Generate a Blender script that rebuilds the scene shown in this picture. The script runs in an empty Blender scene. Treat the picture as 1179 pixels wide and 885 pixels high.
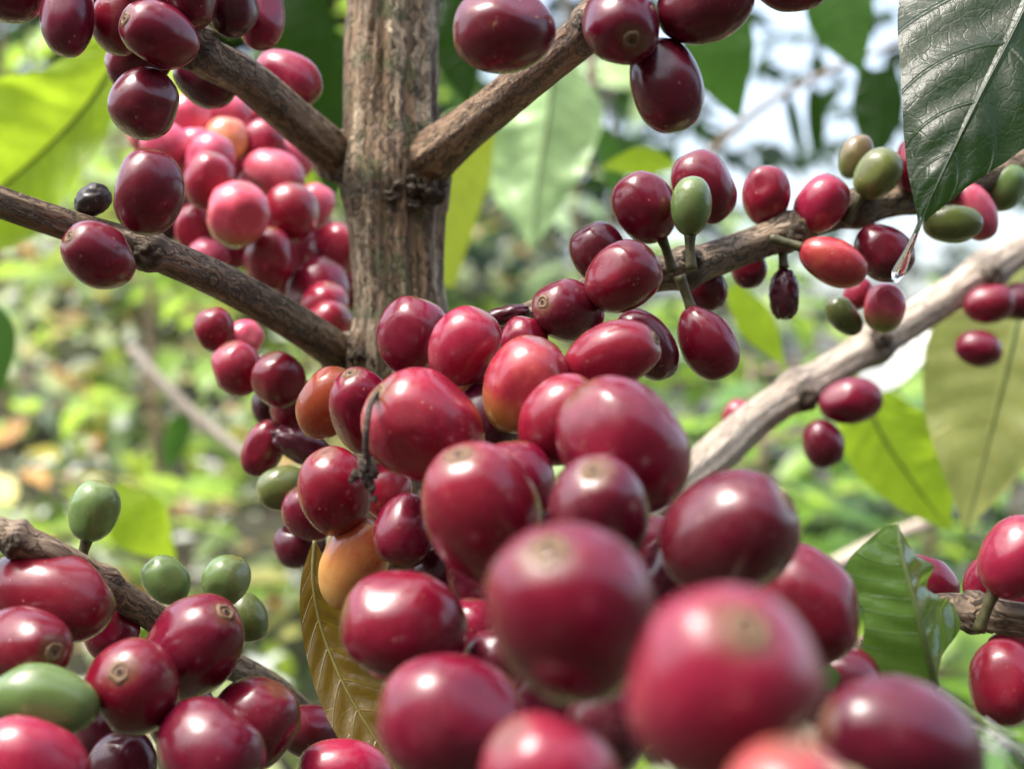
import bpy, math, random
from mathutils import Vector, Matrix, noise
R = math.radians
S = bpy.context.scene
COL = S.collection
SHADING_CROWN_N = 420

# ------------------------------------------------------------------ camera, light, exposure
F = 1621.0                       # focal length in photo pixels (photo 1179 px wide)
CZ = 1.3
def at(px, py, d):               # a point of the place: photo direction and depth in metres
    return Vector(((px-589.5)/F*d, d, CZ-(py-442.5)/F*d))
def D(d):                        # noted depth -> depth in the place (nearer to and farther from the fruit in focus)
    if d < .26: return .26-2.9*(.26-d)**1.6
    return d if d < .28 else .28+(d-.28)*.55
cam = bpy.data.cameras.new('camera'); co = bpy.data.objects.new('camera', cam); COL.objects.link(co)
co.location = (0, 0, CZ); co.rotation_euler = (R(90), 0, 0)
cam.sensor_width = 36; cam.lens = 36*F/1179
cam.clip_start = 0.01; cam.clip_end = 3000
cam.dof.use_dof = True; cam.dof.focus_distance = 0.28; cam.dof.aperture_fstop = 12.6
S.camera = co

SUN_DIR = Vector((-.40, -.16, .89)).normalized()        # towards the light
w = bpy.data.worlds.new('World'); S.world = w; w.use_nodes = True
nt = w.node_tree; bg = nt.nodes['Background']
sky = nt.nodes.new('ShaderNodeTexSky'); sky.sky_type = 'NISHITA'; sky.sun_disc = False
sky.sun_elevation = math.asin(SUN_DIR.z); sky.sun_rotation = math.atan2(SUN_DIR.x, SUN_DIR.y)
sky.altitude = 0; sky.air_density = 1.0; sky.dust_density = 5.0; sky.ozone_density = 1.0
hs = nt.nodes.new('ShaderNodeHueSaturation'); hs.inputs['Saturation'].default_value = .75      # an overcast, misty sky
nt.links.new(sky.outputs[0], hs.inputs['Color']); nt.links.new(hs.outputs[0], bg.inputs[0]); bg.inputs[1].default_value = 0.15
sl = bpy.data.lights.new('sun', 'SUN'); sl.energy = 1.15; sl.angle = R(20); sl.color = (1, .96, .9)
so = bpy.data.objects.new('sun', sl); COL.objects.link(so)
so.rotation_euler = (-SUN_DIR).to_track_quat('-Z', 'Y').to_euler(); so.location = SUN_DIR*20
S.view_settings.view_transform = 'Standard'; S.view_settings.look = 'None'
S.view_settings.gamma = 1; S.view_settings.use_curve_mapping = False
S.view_settings.exposure = 1.95
S.render.engine = 'CYCLES'
S.cycles.use_denoising = True
S.cycles.max_bounces = 8; S.cycles.transmission_bounces = 6; S.cycles.transparent_max_bounces = 8

# ------------------------------------------------------------------ helpers
def mesh_obj(name, verts, faces, mat=None, parent=None, smooth=True, attrs=None, loc=None):
    me = bpy.data.meshes.new(name); me.from_pydata(verts, [], faces); me.update()
    if smooth: me.polygons.foreach_set('use_smooth', [True]*len(me.polygons))
    for k, (typ, vals) in (attrs or {}).items():
        a = me.attributes.new(k, typ, 'POINT')
        if typ == 'FLOAT': a.data.foreach_set('value', vals)
        else: a.data.foreach_set('vector', [c for v in vals for c in v])
    if mat: me.materials.append(mat)
    o = bpy.data.objects.new(name, me); COL.objects.link(o)
    if loc is not None: o.location = loc
    if parent: o.parent = parent
    return o
def tag(o, label, cat, group=None, kind=None):
    if label: o['label'] = label
    if cat: o['category'] = cat
    if group: o['group'] = group
    if kind: o['kind'] = kind
    return o
def empty(name, loc, label, cat, group=None):
    o = bpy.data.objects.new(name, None); COL.objects.link(o); o.location = loc; o.empty_display_size = .02
    return tag(o, label, cat, group)
def spline(pts, n):              # Catmull-Rom through vectors of any length -> n samples
    P = [list(p) for p in pts]
    P = [[2*a-b for a, b in zip(P[0], P[1])]] + P + [[2*a-b for a, b in zip(P[-1], P[-2])]]
    out = []; m = len(P)-3
    for i in range(n):
        t = i/(n-1)*m; k = min(int(t), m-1); u = t-k
        out.append([.5*((2*b)+(c-a)*u+(2*a-5*b+4*c-d)*u*u+(3*b-a-3*c+d)*u**3)
                    for a, b, c, d in zip(P[k], P[k+1], P[k+2], P[k+3])])
    return out
def frames(pts):
    T = []
    for i in range(len(pts)):
        a = pts[max(i-1, 0)]; b = pts[min(i+1, len(pts)-1)]; T.append((b-a).normalized())
    up = Vector((0, 0, 1)) if abs(T[0].z) < .9 else Vector((1, 0, 0))
    N = [(up-T[0]*up.dot(T[0])).normalized()]
    for i in range(1, len(pts)):
        n = N[-1]-T[i]*N[-1].dot(T[i]); N.append(n.normalized())
    return T, N
def tube_data(pts, rad, seg=12, disp=None, dark=None, V=None, Fc=None, G=None, D=None):
    V = [] if V is None else V; Fc = [] if Fc is None else Fc; G = [] if G is None else G; D = [] if D is None else D
    T, N = frames(pts); s = 0; base = len(V)
    for i, p in enumerate(pts):
        if i: s += (p-pts[i-1]).length
        B = T[i].cross(N[i])
        for j in range(seg):
            th = 2*math.pi*j/seg; c, si = math.cos(th), math.sin(th)
            r = rad[i]
            if disp: r *= 1+disp(th, s, r)
            V.append(p+(N[i]*c+B*si)*r); G.append((c*rad[i], si*rad[i], s)); D.append(dark(i) if dark else 0.)
    n = len(pts)
    for i in range(n-1):
        for j in range(seg):
            a = base+i*seg+j; b = base+i*seg+(j+1) % seg
            Fc.append((a, b, b+seg, a+seg))
    for k, i in ((0, 0), (1, n-1)):
        V.append(pts[i]); G.append((0, 0, s if k else 0)); D.append(0.); c = len(V)-1
        for j in range(seg):
            a = base+i*seg+j; b = base+i*seg+(j+1) % seg
            Fc.append((b, a, c) if k == 0 else (a, b, c))
    return V, Fc, G, D
def tube(name, pts, rad, mat, parent=None, seg=12, disp=None, dark=None):
    o0 = parent.matrix_world.translation.copy() if False else (parent.location.copy() if parent else pts[0].copy())
    V, Fc, G, D = tube_data(pts, rad, seg, disp, dark)
    V = [v-o0 for v in V]
    return mesh_obj(name, V, Fc, mat, parent, True, {'grain': ('FLOAT_VECTOR', G), 'dark': ('FLOAT', D)}, None if parent else o0)

# ------------------------------------------------------------------ materials
class NB:
    def __init__(s, name):
        s.m = bpy.data.materials.new(name); s.m.use_nodes = True; s.t = s.m.node_tree
        s.b = s.t.nodes['Principled BSDF']; s.out = s.t.nodes['Material Output']
    def n(s, typ, **kw):
        x = s.t.nodes.new('ShaderNode'+typ)
        for k, v in kw.items():
            if k.startswith('i_'):
                key = k[2:]; x.inputs[int(key) if key.isdigit() else key.replace('_', ' ')].default_value = v
            else: setattr(x, k, v)
        return x
    def l(s, a, b): s.t.links.new(a, b)
    def math(s, op, a, b=None, clamp=False):
        x = s.n('Math', operation=op, use_clamp=clamp)
        for i, v in enumerate((a, b)):
            if v is None: continue
            if hasattr(v, 'is_linked'): s.l(v, x.inputs[i])
            else: x.inputs[i].default_value = v
        return x.outputs[0]
    def mix(s, fac, a, b, blend='MIX'):
        x = s.n('Mix', data_type='RGBA', blend_type=blend)
        for i, v in ((0, fac), (6, a), (7, b)):
            if hasattr(v, 'is_linked'): s.l(v, x.inputs[i])
            else: x.inputs[i].default_value = (*v, 1) if isinstance(v, tuple) and len(v) == 3 else v
        return x.outputs[2]
    def ramp(s, fac, lo, hi):
        x = s.n('MapRange', clamp=True); s.l(fac, x.inputs[0]); x.inputs[1].default_value = lo; x.inputs[2].default_value = hi
        return x.outputs[0]
    def noise(s, vec, scale, detail=3, rough=.55):
        x = s.n('TexNoise'); x.inputs['Scale'].default_value = scale; x.inputs['Detail'].default_value = detail
        x.inputs['Roughness'].default_value = rough
        if vec is not None: s.l(vec, x.inputs['Vector'])
        return x.outputs['Fac']

def cherry_mat(name, main, base=None, base_lo=.0, base_hi=.6, tip=(.15, .085, .04), mottle=None, mamt=.6, rough=.235):
    b = NB(name); tc = b.n('TexCoord'); oi = b.n('ObjectInfo')
    off = b.n('VectorMath', operation='ADD'); sc = b.n('VectorMath', operation='SCALE'); sc.inputs['Scale'].default_value = 37.
    cmb = b.n('CombineXYZ'); b.l(oi.outputs['Random'], cmb.inputs[0]); b.l(oi.outputs['Random'], cmb.inputs[2])
    b.l(cmb.outputs[0], sc.inputs[0]); b.l(tc.outputs['Object'], off.inputs[0]); b.l(sc.outputs[0], off.inputs[1])
    v = off.outputs[0]
    sep = b.n('SeparateXYZ'); b.l(tc.outputs['Generated'], sep.inputs[0]); z = sep.outputs[2]
    big = b.noise(v, 110, 2); fine = b.noise(v, 900, 3, .7)
    mottle = mottle or tuple(min(1, c*1.75+.002) for c in main)
    c = b.mix(b.math('MULTIPLY', b.math('ADD', b.math('MULTIPLY', b.ramp(big, .42, .72), .7), b.math('MULTIPLY', b.ramp(b.noise(v, 420, 4, .65), .48, .66), .45)), mamt), main, mottle)
    # pale streaks that run from end to end
    mp = b.n('Mapping'); mp.inputs['Scale'].default_value = (1, 1, .12); b.l(v, mp.inputs[0])
    st = b.noise(mp.outputs[0], 620, 3, .6)
    c = b.mix(b.math('MULTIPLY', b.ramp(st, .56, .74), .22), c, tuple(min(1, x*1.8+.006) for x in main))
    if base:
        f = b.math('ADD', b.math('SUBTRACT', 1., z), b.math('MULTIPLY', b.math('SUBTRACT', big, .5), .35))
        c = b.mix(b.ramp(f, base_lo+.35, base_hi+.35), c, base)
    # pale dots of the skin
    vo = b.n('TexVoronoi'); vo.inputs['Scale'].default_value = 520; b.l(v, vo.inputs['Vector'])
    gate = b.ramp(b.noise(v, 230, 2), .55, .62)
    dots = b.math('MULTIPLY', b.math('SUBTRACT', 1., b.ramp(vo.outputs['Distance'], .07, .16)), gate)
    c = b.mix(b.math('MULTIPLY', dots, .5), c, (.55, .33, .2))
    # small scuffs
    mp2 = b.n('Mapping'); mp2.inputs['Scale'].default_value = (1, .25, .5); mp2.inputs['Rotation'].default_value = (.6, .9, .3); b.l(v, mp2.inputs[0])
    sc2 = b.ramp(b.noise(mp2.outputs[0], 760, 4, .75), .675, .72)
    bl = b.ramp(b.noise(v, 75, 5, .7), .50, .68)                 # dull bloom
    c = b.mix(b.math('MULTIPLY', bl, .09), c, (.42, .22, .22))
    c = b.mix(b.math('MULTIPLY', sc2, .45), c, (.5, .3, .16))
    # skin round the scar
    tipf = b.ramp(b.math('ADD', z, b.math('MULTIPLY', b.math('SUBTRACT', fine, .5), .05)), .966, .992)
    c = b.mix(b.math('MULTIPLY', tipf, .6), c, tip)
    hv = b.n('HueSaturation'); b.l(c, hv.inputs['Color'])
    b.l(b.math('ADD', b.math('MULTIPLY', oi.outputs['Random'], .4), .8), hv.inputs['Value'])
    b.l(b.math('ADD', b.math('MULTIPLY', b.math('FRACT', b.math('MULTIPLY', oi.outputs['Random'], 17.3)), .008), .494), hv.inputs['Hue'])
    b.l(hv.outputs[0], b.b.inputs['Base Color'])
    b.l(b.math('ADD', b.math('MULTIPLY', b.noise(v, 300, 3), .16), rough-.06), b.b.inputs['Roughness'])
    b.b.inputs['Subsurface Weight'].default_value = .05; b.b.inputs['Subsurface Radius'].default_value = (1, .25, .15)
    b.b.inputs['Subsurface Scale'].default_value = .0025
    b.b.inputs['Specular IOR Level'].default_value = .5
    b.b.inputs['Coat Weight'].default_value = .15; b.b.inputs['Coat Roughness'].default_value = .11
    bp = b.n('Bump'); bp.inputs['Strength'].default_value = .14; bp.inputs['Distance'].default_value = .0004
    b.l(b.math('ADD', b.math('MULTIPLY', fine, .25), b.math('MULTIPLY', big, 1.)), bp.inputs['Height']); b.l(bp.outputs[0], b.b.inputs['Normal'])
    return b.m
GREENTIP = (.16, .15, .05)
MC = {
 'crimson': cherry_mat('skin_crimson', (.15, .0032, .0155)),
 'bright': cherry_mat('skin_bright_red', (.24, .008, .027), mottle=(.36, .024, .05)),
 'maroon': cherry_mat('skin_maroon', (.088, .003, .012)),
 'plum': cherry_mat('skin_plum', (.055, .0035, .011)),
 'pink': cherry_mat('skin_pink', (.50, .062, .115), mottle=(.62, .17, .19)),
 'pinkgreen': cherry_mat('skin_pink_green_base', (.50, .06, .10), base=(.22, .22, .05), base_lo=.2, base_hi=.6),
 'ripening': cherry_mat('skin_red_yellow_base', (.33, .020, .036), base=(.5, .27, .045), base_lo=.15, base_hi=.62, mottle=(.55, .12, .09)),
 'redorange': cherry_mat('skin_red_orange_base', (.22, .008, .022), base=(.34, .09, .025), base_lo=.4, base_hi=.85),
 'salmon': cherry_mat('skin_salmon', (.36, .03, .042), mottle=(.55, .17, .07)),
 'orange': cherry_mat('skin_brown_orange', (.33, .06, .018), mottle=(.30, .10, .025), mamt=.5),
 'peach': cherry_mat('skin_peach', (.60, .29, .075), mottle=(.50, .07, .035), base=(.58, .36, .10), mamt=.9),
 'pinkpeach': cherry_mat('skin_pink_peach', (.55, .17, .1), base=(.6, .35, .09), base_lo=-.1, base_hi=.3),
 'green': cherry_mat('skin_green', (.105, .175, .048), mottle=(.15, .22, .07), tip=GREENTIP),
 'olive': cherry_mat('skin_olive', (.10, .125, .033), mottle=(.15, .17, .05), tip=(.2, .11, .05)),
 'olivebrown': cherry_mat('skin_olive_brown', (.13, .10, .04), base=(.09, .12, .03), tip=(.25, .12, .06)),
 'black': cherry_mat('skin_black', (.012, .009, .008), mottle=(.03, .02, .015), tip=(.03, .02, .015), rough=.5),
}
def simple(name, c, rough=.6, var=.35, scale=600, bump=.3):
    b = NB(name); tc = b.n('TexCoord'); f = b.noise(tc.outputs['Object'], scale, 4, .65)
    b.l(b.mix(b.ramp(f, .3, .7), tuple(x*(1-var) for x in c), tuple(min(1, x*(1+var)) for x in c)), b.b.inputs['Base Color'])
    b.b.inputs['Roughness'].default_value = rough
    bp = b.n('Bump'); bp.inputs['Strength'].default_value = bump; bp.inputs['Distance'].default_value = .0005
    b.l(f, bp.inputs['Height']); b.l(bp.outputs[0], b.b.inputs['Normal']); return b.m
M_CALYX = simple('scar_tan', (.16, .095, .048), .7, .5, 2500)
M_PIT = simple('scar_dark', (.022, .013, .009), .8, .5, 2500)
M_STEM = simple('pedicel_green', (.075, .07, .028), .5, .4, 900)
M_NODE = simple('node_bark', (.06, .042, .026), .8, .6, 900, .8)
M_DRY = simple('dry_flower', (.06, .045, .032), .85, .7, 1200, .9)
M_THREAD = simple('silk', (.75, .75, .7), .4, .1)

def bark_mat(name, lo, hi, moss=0., pale=(.4, .33, .24), ck=.7):
    b = NB(name); at_ = b.n('Attribute', attribute_name='grain'); dk = b.n('Attribute', attribute_name='dark')
    mp = b.n('Mapping'); mp.inputs['Scale'].default_value = (1, 1, .13); b.l(at_.outputs['Vector'], mp.inputs[0])
    g = b.noise(mp.outputs[0], 340, 6, .68); g2 = b.noise(mp.outputs[0], 1100, 4, .7)
    mpf = b.n('Mapping'); mpf.inputs['Scale'].default_value = (1, 1, .3); b.l(at_.outputs['Vector'], mpf.inputs[0])
    vo = b.n('TexVoronoi', feature='DISTANCE_TO_EDGE'); vo.inputs['Scale'].default_value = 150; 
    wv = b.n('VectorMath', operation='ADD'); b.l(mpf.outputs[0], wv.inputs[0])
    nz = b.n('TexNoise'); nz.inputs['Scale'].default_value = 180; b.l(at_.outputs['Vector'], nz.inputs['Vector'])
    ns = b.n('VectorMath', operation='SCALE'); ns.inputs['Scale'].default_value = .006; b.l(nz.outputs['Color'], ns.inputs[0]); b.l(ns.outputs[0], wv.inputs[1])
    b.l(wv.outputs[0], vo.inputs['Vector'])
    mc = b.n('Mapping'); mc.inputs['Scale'].default_value = (1, 1, .09); b.l(wv.outputs[0], mc.inputs[0])
    fl_ = b.math('ABSOLUTE', b.math('SUBTRACT', b.noise(mc.outputs[0], 420, 4, .6), .5))
    crack = b.math('MAXIMUM', b.math('SUBTRACT', 1., b.ramp(fl_, .004, .04)), b.math('MULTIPLY', b.math('SUBTRACT', 1., b.ramp(vo.outputs['Distance'], .0, .05)), .35))
    mpp = b.n('Mapping'); mpp.inputs['Scale'].default_value = (1, 1, .28); b.l(wv.outputs[0], mpp.inputs[0]); patch = b.noise(mpp.outputs[0], 150, 4, .6)
    c = b.mix(b.ramp(g, .32, .68), lo, hi)
    c = b.mix(b.math('MULTIPLY', b.ramp(patch, .53, .58), .75), c, pale)
    c = b.mix(b.math('MULTIPLY', b.ramp(g2, .55, .75), .45), c, tuple(x*.3 for x in lo))
    c = b.mix(b.math('MULTIPLY', crack, ck), c, tuple(x*.28 for x in lo))
    if moss:
        ms = b.ramp(b.noise(at_.outputs['Vector'], 130, 5, .7), .52, .62)
        c = b.mix(b.math('MULTIPLY', ms, moss), c, (.10, .12, .045))
        dp = b.ramp(b.noise(mpp.outputs[0], 65, 5, .7), .5, .6)
        c = b.mix(b.math('MULTIPLY', dp, moss), c, tuple(x*.55 for x in lo))
    c = b.mix(dk.outputs['Fac'], c, (.022, .016, .011))
    b.l(c, b.b.inputs['Base Color']); b.b.inputs['Roughness'].default_value = .62
    bp = b.n('Bump'); bp.inputs['Strength'].default_value = .9; bp.inputs['Distance'].default_value = .0012
    h = b.math('SUBTRACT', b.math('ADD', g, b.math('MULTIPLY', g2, .5)), b.math('MULTIPLY', crack, .6))
    b.l(h, bp.inputs['Height']); b.l(bp.outputs[0], b.b.inputs['Normal'])
    return b.m
M_TRUNK = bark_mat('bark_trunk', (.085, .047, .022), (.40, .28, .165), .75, (.66, .53, .36))
M_BRANCH = bark_mat('bark_branch', (.10, .062, .036), (.30, .21, .13), .1, (.46, .36, .25))
M_RAW = bark_mat('bark_red_brown', (.10, .052, .027), (.27, .16, .09), .1, (.38, .27, .17))
M_PALE = bark_mat('bark_pale', (.40, .31, .23), (.66, .56, .45), .0, (.72, .63, .52), .25)
M_TWIG = bark_mat('bark_twig', (.15, .10, .06), (.36, .26, .165), .12, (.50, .38, .27))

def leaf_mat(name, c, vein=None, rough=.25, trans=.45, tcol=None, mott=.3, nveins=9., veinamt=.6, spec=.5):
    b = NB(name); a = b.n('Attribute', attribute_name='leafuv'); sp = b.n('SeparateXYZ'); b.l(a.outputs['Vector'], sp.inputs[0])
    u, v = sp.outputs[0], sp.outputs[1]; av = b.math('ABSOLUTE', v)
    tc = b.n('TexCoord'); n1 = b.noise(tc.outputs['Object'], 60, 4, .6); n2 = b.noise(tc.outputs['Object'], 450, 4, .65)
    ph = b.math('FRACT', b.math('SUBTRACT', b.math('MULTIPLY', u, nveins), b.math('MULTIPLY', b.math('POWER', av, 1.3), 1.1)))
    dist = b.math('ABSOLUTE', b.math('SUBTRACT', ph, .5))
    lat = b.math('SUBTRACT', 1., b.ramp(dist, .012, .05))
    mid = b.math('SUBTRACT', 1., b.ramp(av, .015, .05))
    vo = b.n('TexVoronoi', feature='DISTANCE_TO_EDGE'); vo.inputs['Scale'].default_value = 330; b.l(tc.outputs['Object'], vo.inputs['Vector'])
    net = b.math('SUBTRACT', 1., b.ramp(vo.outputs['Distance'], .0, .07))
    vn = b.math('MAXIMUM', b.math('MAXIMUM', b.math('MULTIPLY', lat, .8), mid), b.math('MULTIPLY', net, .25))
    vein = vein or tuple(min(1, x*1.8+.03) for x in c)
    cc = b.mix(b.math('MULTIPLY', b.ramp(n1, .4, .7), mott), c, tuple(min(1, x*1.8) for x in c))
    cc = b.mix(b.math('MULTIPLY', b.ramp(n2, .5, .7), mott*.6), cc, tuple(x*.6 for x in c))
    cc = b.mix(b.math('MULTIPLY', vn, veinamt), cc, vein)
    b.l(cc, b.b.inputs['Base Color']); b.b.inputs['Specular IOR Level'].default_value = spec
    b.l(b.math('ADD', b.math('MULTIPLY', n2, .2), rough-.1), b.b.inputs['Roughness'])
    bp = b.n('Bump'); bp.inputs['Strength'].default_value = .5; bp.inputs['Distance'].default_value = .0006
    vb = b.math('MAXIMUM', b.math('MULTIPLY', lat, .8), mid)
    b.l(b.math('ADD', b.math('MULTIPLY', vb, -.8), b.math('ADD', b.math('MULTIPLY', n2, .5), b.math('MULTIPLY', net, -.08))), bp.inputs['Height']); b.l(bp.outputs[0], b.b.inputs['Normal'])
    if trans:
        tr = b.n('BsdfTranslucent'); mx = b.n('MixShader'); mx.inputs[0].default_value = trans
        t = tcol or tuple(min(1, x*1.9) for x in c)
        b.l(b.mix(b.math('MULTIPLY', vn, veinamt*.7), b.mix(b.math('MULTIPLY', b.ramp(n1, .4, .7), mott), t, tuple(min(1, x*1.5) for x in t)), tuple(x*.5 for x in t)), tr.inputs[0])
        b.l(b.b.outputs[0], mx.inputs[1]); b.l(tr.outputs[0], mx.inputs[2]); b.l(mx.outputs[0], b.out.inputs[0])
    return b.m
ML = {
 'dark': leaf_mat('leaf_dark_wet', (.010, .024, .006), (.02, .045, .012), .22, .3, (.05, .13, .008), veinamt=.35, spec=.35),
 'mid': leaf_mat('leaf_mid', (.045, .10, .022), None, .22, .4, (.10, .24, .03)),
 'under': leaf_mat('leaf_fresh', (.075, .14, .028), (.05, .09, .02), .18, .40, (.18, .33, .035), mott=.6, spec=.8),
 'lime': leaf_mat('leaf_lime', (.22, .33, .015), (.3, .4, .05), .35, .5, (.42, .58, .03), mott=.7),
 'yellow': leaf_mat('leaf_yellow_green', (.27, .36, .03), (.4, .45, .08), .4, .5, (.5, .56, .05)),
 'olive': leaf_mat('leaf_olive', (.24, .26, .085), (.5, .42, .06), .4, .5, (.38, .40, .1), veinamt=.8, mott=.6),
 'brown': leaf_mat('leaf_olive_brown', (.115, .075, .010), (.22, .17, .02), .16, .3, (.20, .12, .01), mott=.5, nveins=10),
 'pale': leaf_mat('leaf_pale_wet', (.30, .44, .20), (.5, .6, .35), .2, .4, (.45, .62, .25), mott=.8),
 'silver': leaf_mat('leaf_silver_wet', (.5, .52, .5), (.6, .6, .6), .2, .4, (.6, .6, .6), spec=.8),  # grey-white base colour paints the reflected sky onto the leaf
}

# ------------------------------------------------------------------ ground, hills
def smooth(a, b, x):
    t = max(0, min(1, (x-a)/(b-a))); return t*t*(3-2*t)
def ground_z(x, y):
    left = 1-smooth(-.3, 1.5, x)
    up = .40*max(0, min(y, 7.5)) + .10*max(0, min(y-7.5, 20))
    z = up*(.10+.90*left)
    z += (1-left)*(-.22*max(0, min(y, 30)))
    z += 1.7*max(0, min(-y-.4, 2.3))  # unseen bank added behind the camera to block low frontal sky
    z += 0
    z -= smooth(30, 120, y)*6*left
    f = smooth(60, 400, math.hypot(x, y))
    z = z*(1-f*.8) + f*(8*noise.noise((x*.004, y*.004, 3)) - 6)
    z += .05*noise.noise((x*1.3, y*1.3, 0))+.02*noise.noise((x*5, y*5, 7))
    return z
def grid_axis():
    a = [0]; st = .12
    while a[-1] < 1500: a.append(a[-1]+st); st *= 1.045 if a[-1] > 6 else 1.0
    return [-x for x in a[:0:-1]]+a
ax = grid_axis(); n = len(ax)
gv = [(x, y, ground_z(x, y)) for y in ax for x in ax]
gf = [(j*n+i, j*n+i+1, (j+1)*n+i+1, (j+1)*n+i) for j in range(n-1) for i in range(n-1)]
b = NB('ground_soil'); tc = b.n('TexCoord'); na = b.noise(tc.outputs['Object'], 3.5, 6, .7); nb_ = b.noise(tc.outputs['Object'], 22, 5, .7)
c = b.mix(b.ramp(na, .4, .6), (.022, .015, .010), (.022, .036, .010)); c = b.mix(b.ramp(nb_, .45, .7), c, (.05, .04, .022))
b.l(c, b.b.inputs['Base Color']); b.b.inputs['Roughness'].default_value = .8
tag(mesh_obj('ground', gv, gf, b.m), None, None, None, 'structure')['label'] = 'coffee hillside ground of soil, moss and fallen leaves'

# ------------------------------------------------------------------ coffee tree: trunk and branches
rnd = random.Random(4)
def ridges(seed, amp, k=1.):
    def f(th, s, r):
        c, si = math.cos(th), math.sin(th)
        a = noise.fractal((c*2.6*k, si*2.6*k, s*14+seed), .9, 2., 4)
        bb = noise.noise((c*7*k, si*7*k, s*26+seed*2))
        st = noise.noise((c*3.4*k+5, si*3.4*k, s*34+seed)); st = .5 if st > .12 else (-.25 if st < -.2 else 0)
        return amp*(a*.9+abs(bb)*.7+st*.45)
    return f
TD = D(.43)-.012
TREE_BASE = Vector((at(455, 442, TD).x, TD, ground_z(at(455, 442, TD).x, TD)-.03))
tree = empty('coffee_tree', TREE_BASE, 'coffee tree with a flaky brown bark trunk and long fruiting branches', 'tree')
tp, tr_ = [], []
N = 420
for i in range(N):
    t = i/(N-1); z = TREE_BASE.z+t*(CZ+.75-TREE_BASE.z)
    # dense rings only where the photo looks
    tp.append(z)
zs = [TREE_BASE.z+k*(1.1-TREE_BASE.z)/40 for k in range(40)]+[1.1+k*.36/340 for k in range(340)]+[1.46+k*.6/30 for k in range(31)]
tp = [Vector((at(455, 442, TD).x+.0012*math.sin(z*40)+(.004*(z-1.3)), TD, z)) for z in zs]
r0 = 50/F*TD
zn = at(0, 205, TD).z; zn2 = at(0, 405, TD).z
tr_ = [r0*(1.0+.20*math.exp(-((z-zn)/.010)**2)+.16*math.exp(-((z-zn2)/.009)**2)+max(0, 1.1-z)*.3) for z in zs]
tr_dark = [.75*math.exp(-((z-zn+.004)/.0035)**2)+.8*math.exp(-((z-zn2)/.004)**2) for z in zs]
tube('trunk', tp, tr_, M_TRUNK, tree, 150, ridges(3., .15), lambda i: tr_dark[i]*(.6+.4*noise.noise((i*.4, 0, 0))))

def lump(parent, loc, r, seed, mat=M_NODE, name='node', amp=.45, n=18, stretch=(1, 1, 1)):
    V, Fc = [], []
    for i in range(n+1):
        th = math.pi*i/n
        for j in range(n*2):
            ph = math.pi*j/n
            d = Vector((math.sin(th)*math.cos(ph), math.sin(th)*math.sin(ph), math.cos(th)))
            k = r*(1+amp*noise.fractal(d*1.8+Vector((seed, 0, 0)), .8, 2, 4)+amp*.6*abs(noise.noise(d*4+Vector((0, seed, 0)))))
            V.append(Vector((d.x*stretch[0], d.y*stretch[1], d.z*stretch[2]))*k+loc-parent.location)
    m = n*2
    for i in range(n):
        for j in range(m): Fc.append((i*m+j, i*m+(j+1) % m, (i+1)*m+(j+1) % m, (i+1)*m+j))
    return mesh_obj(name, V, Fc, mat, parent)
def branch(parent, pts, mat, seed, nodes=(), amp=.10, seg=56, n=170, name='branch'):
    P = spline([(p[0], p[1], D(p[2]), p[3]) for p in pts], n)
    P3 = [at(p[0], p[1], p[2]) for p in P]; rad = [p[3]/2/F*p[2] for p in P]
    dn = [min(range(n), key=lambda i: (P[i][0]-q[0])**2+(P[i][1]-q[1])**2) for q in nodes]
    def dark(i):
        return min(.95, sum((.9*math.exp(-((i-k)/2.6)**2)) for k in dn))*(.55+.45*noise.noise((i*.5, seed, 0)))
    r2 = [rad[i]*(1+.30*sum(math.exp(-((i-k)/3.0)**2) for k in dn)) for i in range(n)]
    r2 = [x*(.78 if mat is M_PALE else .84) for x in r2]
    o = tube(name, P3, r2, mat, parent, seg, ridges(seed, amp, .8), dark)
    for q, k in zip(nodes, dn):
        r = rad[k]*(q[2] if len(q) > 2 else .55)
        x = lump(parent, P3[k]+Vector((rnd.uniform(-.3, .3), -.75, rnd.uniform(-.4, .5)))*rad[k], r, seed+k)
        off = o.location.copy(); x.parent = o; x.location = -off
    return o
branch(tree, [(430, 215, .43, 58), (395, 185, .415, 58), (345, 143, .385, 57), (285, 92, .35, 54), (228, 58, .315, 54), (160, -20, .295, 46), (90, -110, .28, 40)], M_BRANCH, 11, [(222, 52, .6), (392, 178, .3)])
branch(tree, [(455, 215, .425, 86), (490, 186, .40, 72), (535, 150, .37, 58), (600, 97, .315, 56), (680, 33, .265, 54), (760, -50, .24, 48), (840, -140, .23, 44)], M_RAW, 23, [(682, 30, .5), (468, 205, .3)])
branch(tree, [(430, 430, .43, 54), (385, 402, .405, 52), (330, 366, .37, 50), (250, 322, .325, 48), (175, 290, .295, 46), (85, 262, .28, 43), (0, 232, .272, 42), (-110, 190, .265, 40)], M_BRANCH, 37, [(172, 288, .62), (398, 406, .35)])
branch(tree, [(440, 405, .43, 30), (500, 470, .33, 34), (600, 590, .255, 40), (760, 730, .19, 52), (900, 840, .15, 60), (1040, 960, .13, 60)], M_BRANCH, 41, [(600, 590), (760, 730)])
branch(tree, [(480, 410, .43, 30), (560, 380, .36, 28), (610, 360, .34, 28), (700, 328, .335, 40), (790, 308, .34, 46), (865, 282, .355, 46), (950, 250, .37, 42), (1050, 225, .385, 46), (1190, 185, .41, 46), (1320, 140, .43, 42)], M_TWIG, 53, [(790, 308, .5), (905, 268, .6), (985, 240, .5), (1060, 222)])
branch(tree, [(470, 760, .43, 50), (640, 665, .47, 56), (800, 545, .50, 60), (870, 482, .52, 54), (960, 424, .54, 50), (1060, 362, .56, 48), (1179, 285, .58, 48), (1320, 200, .6, 44)], M_PALE, 61, [(920, 448, .5), (1005, 398, .5), (1135, 318, .5)])
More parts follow.
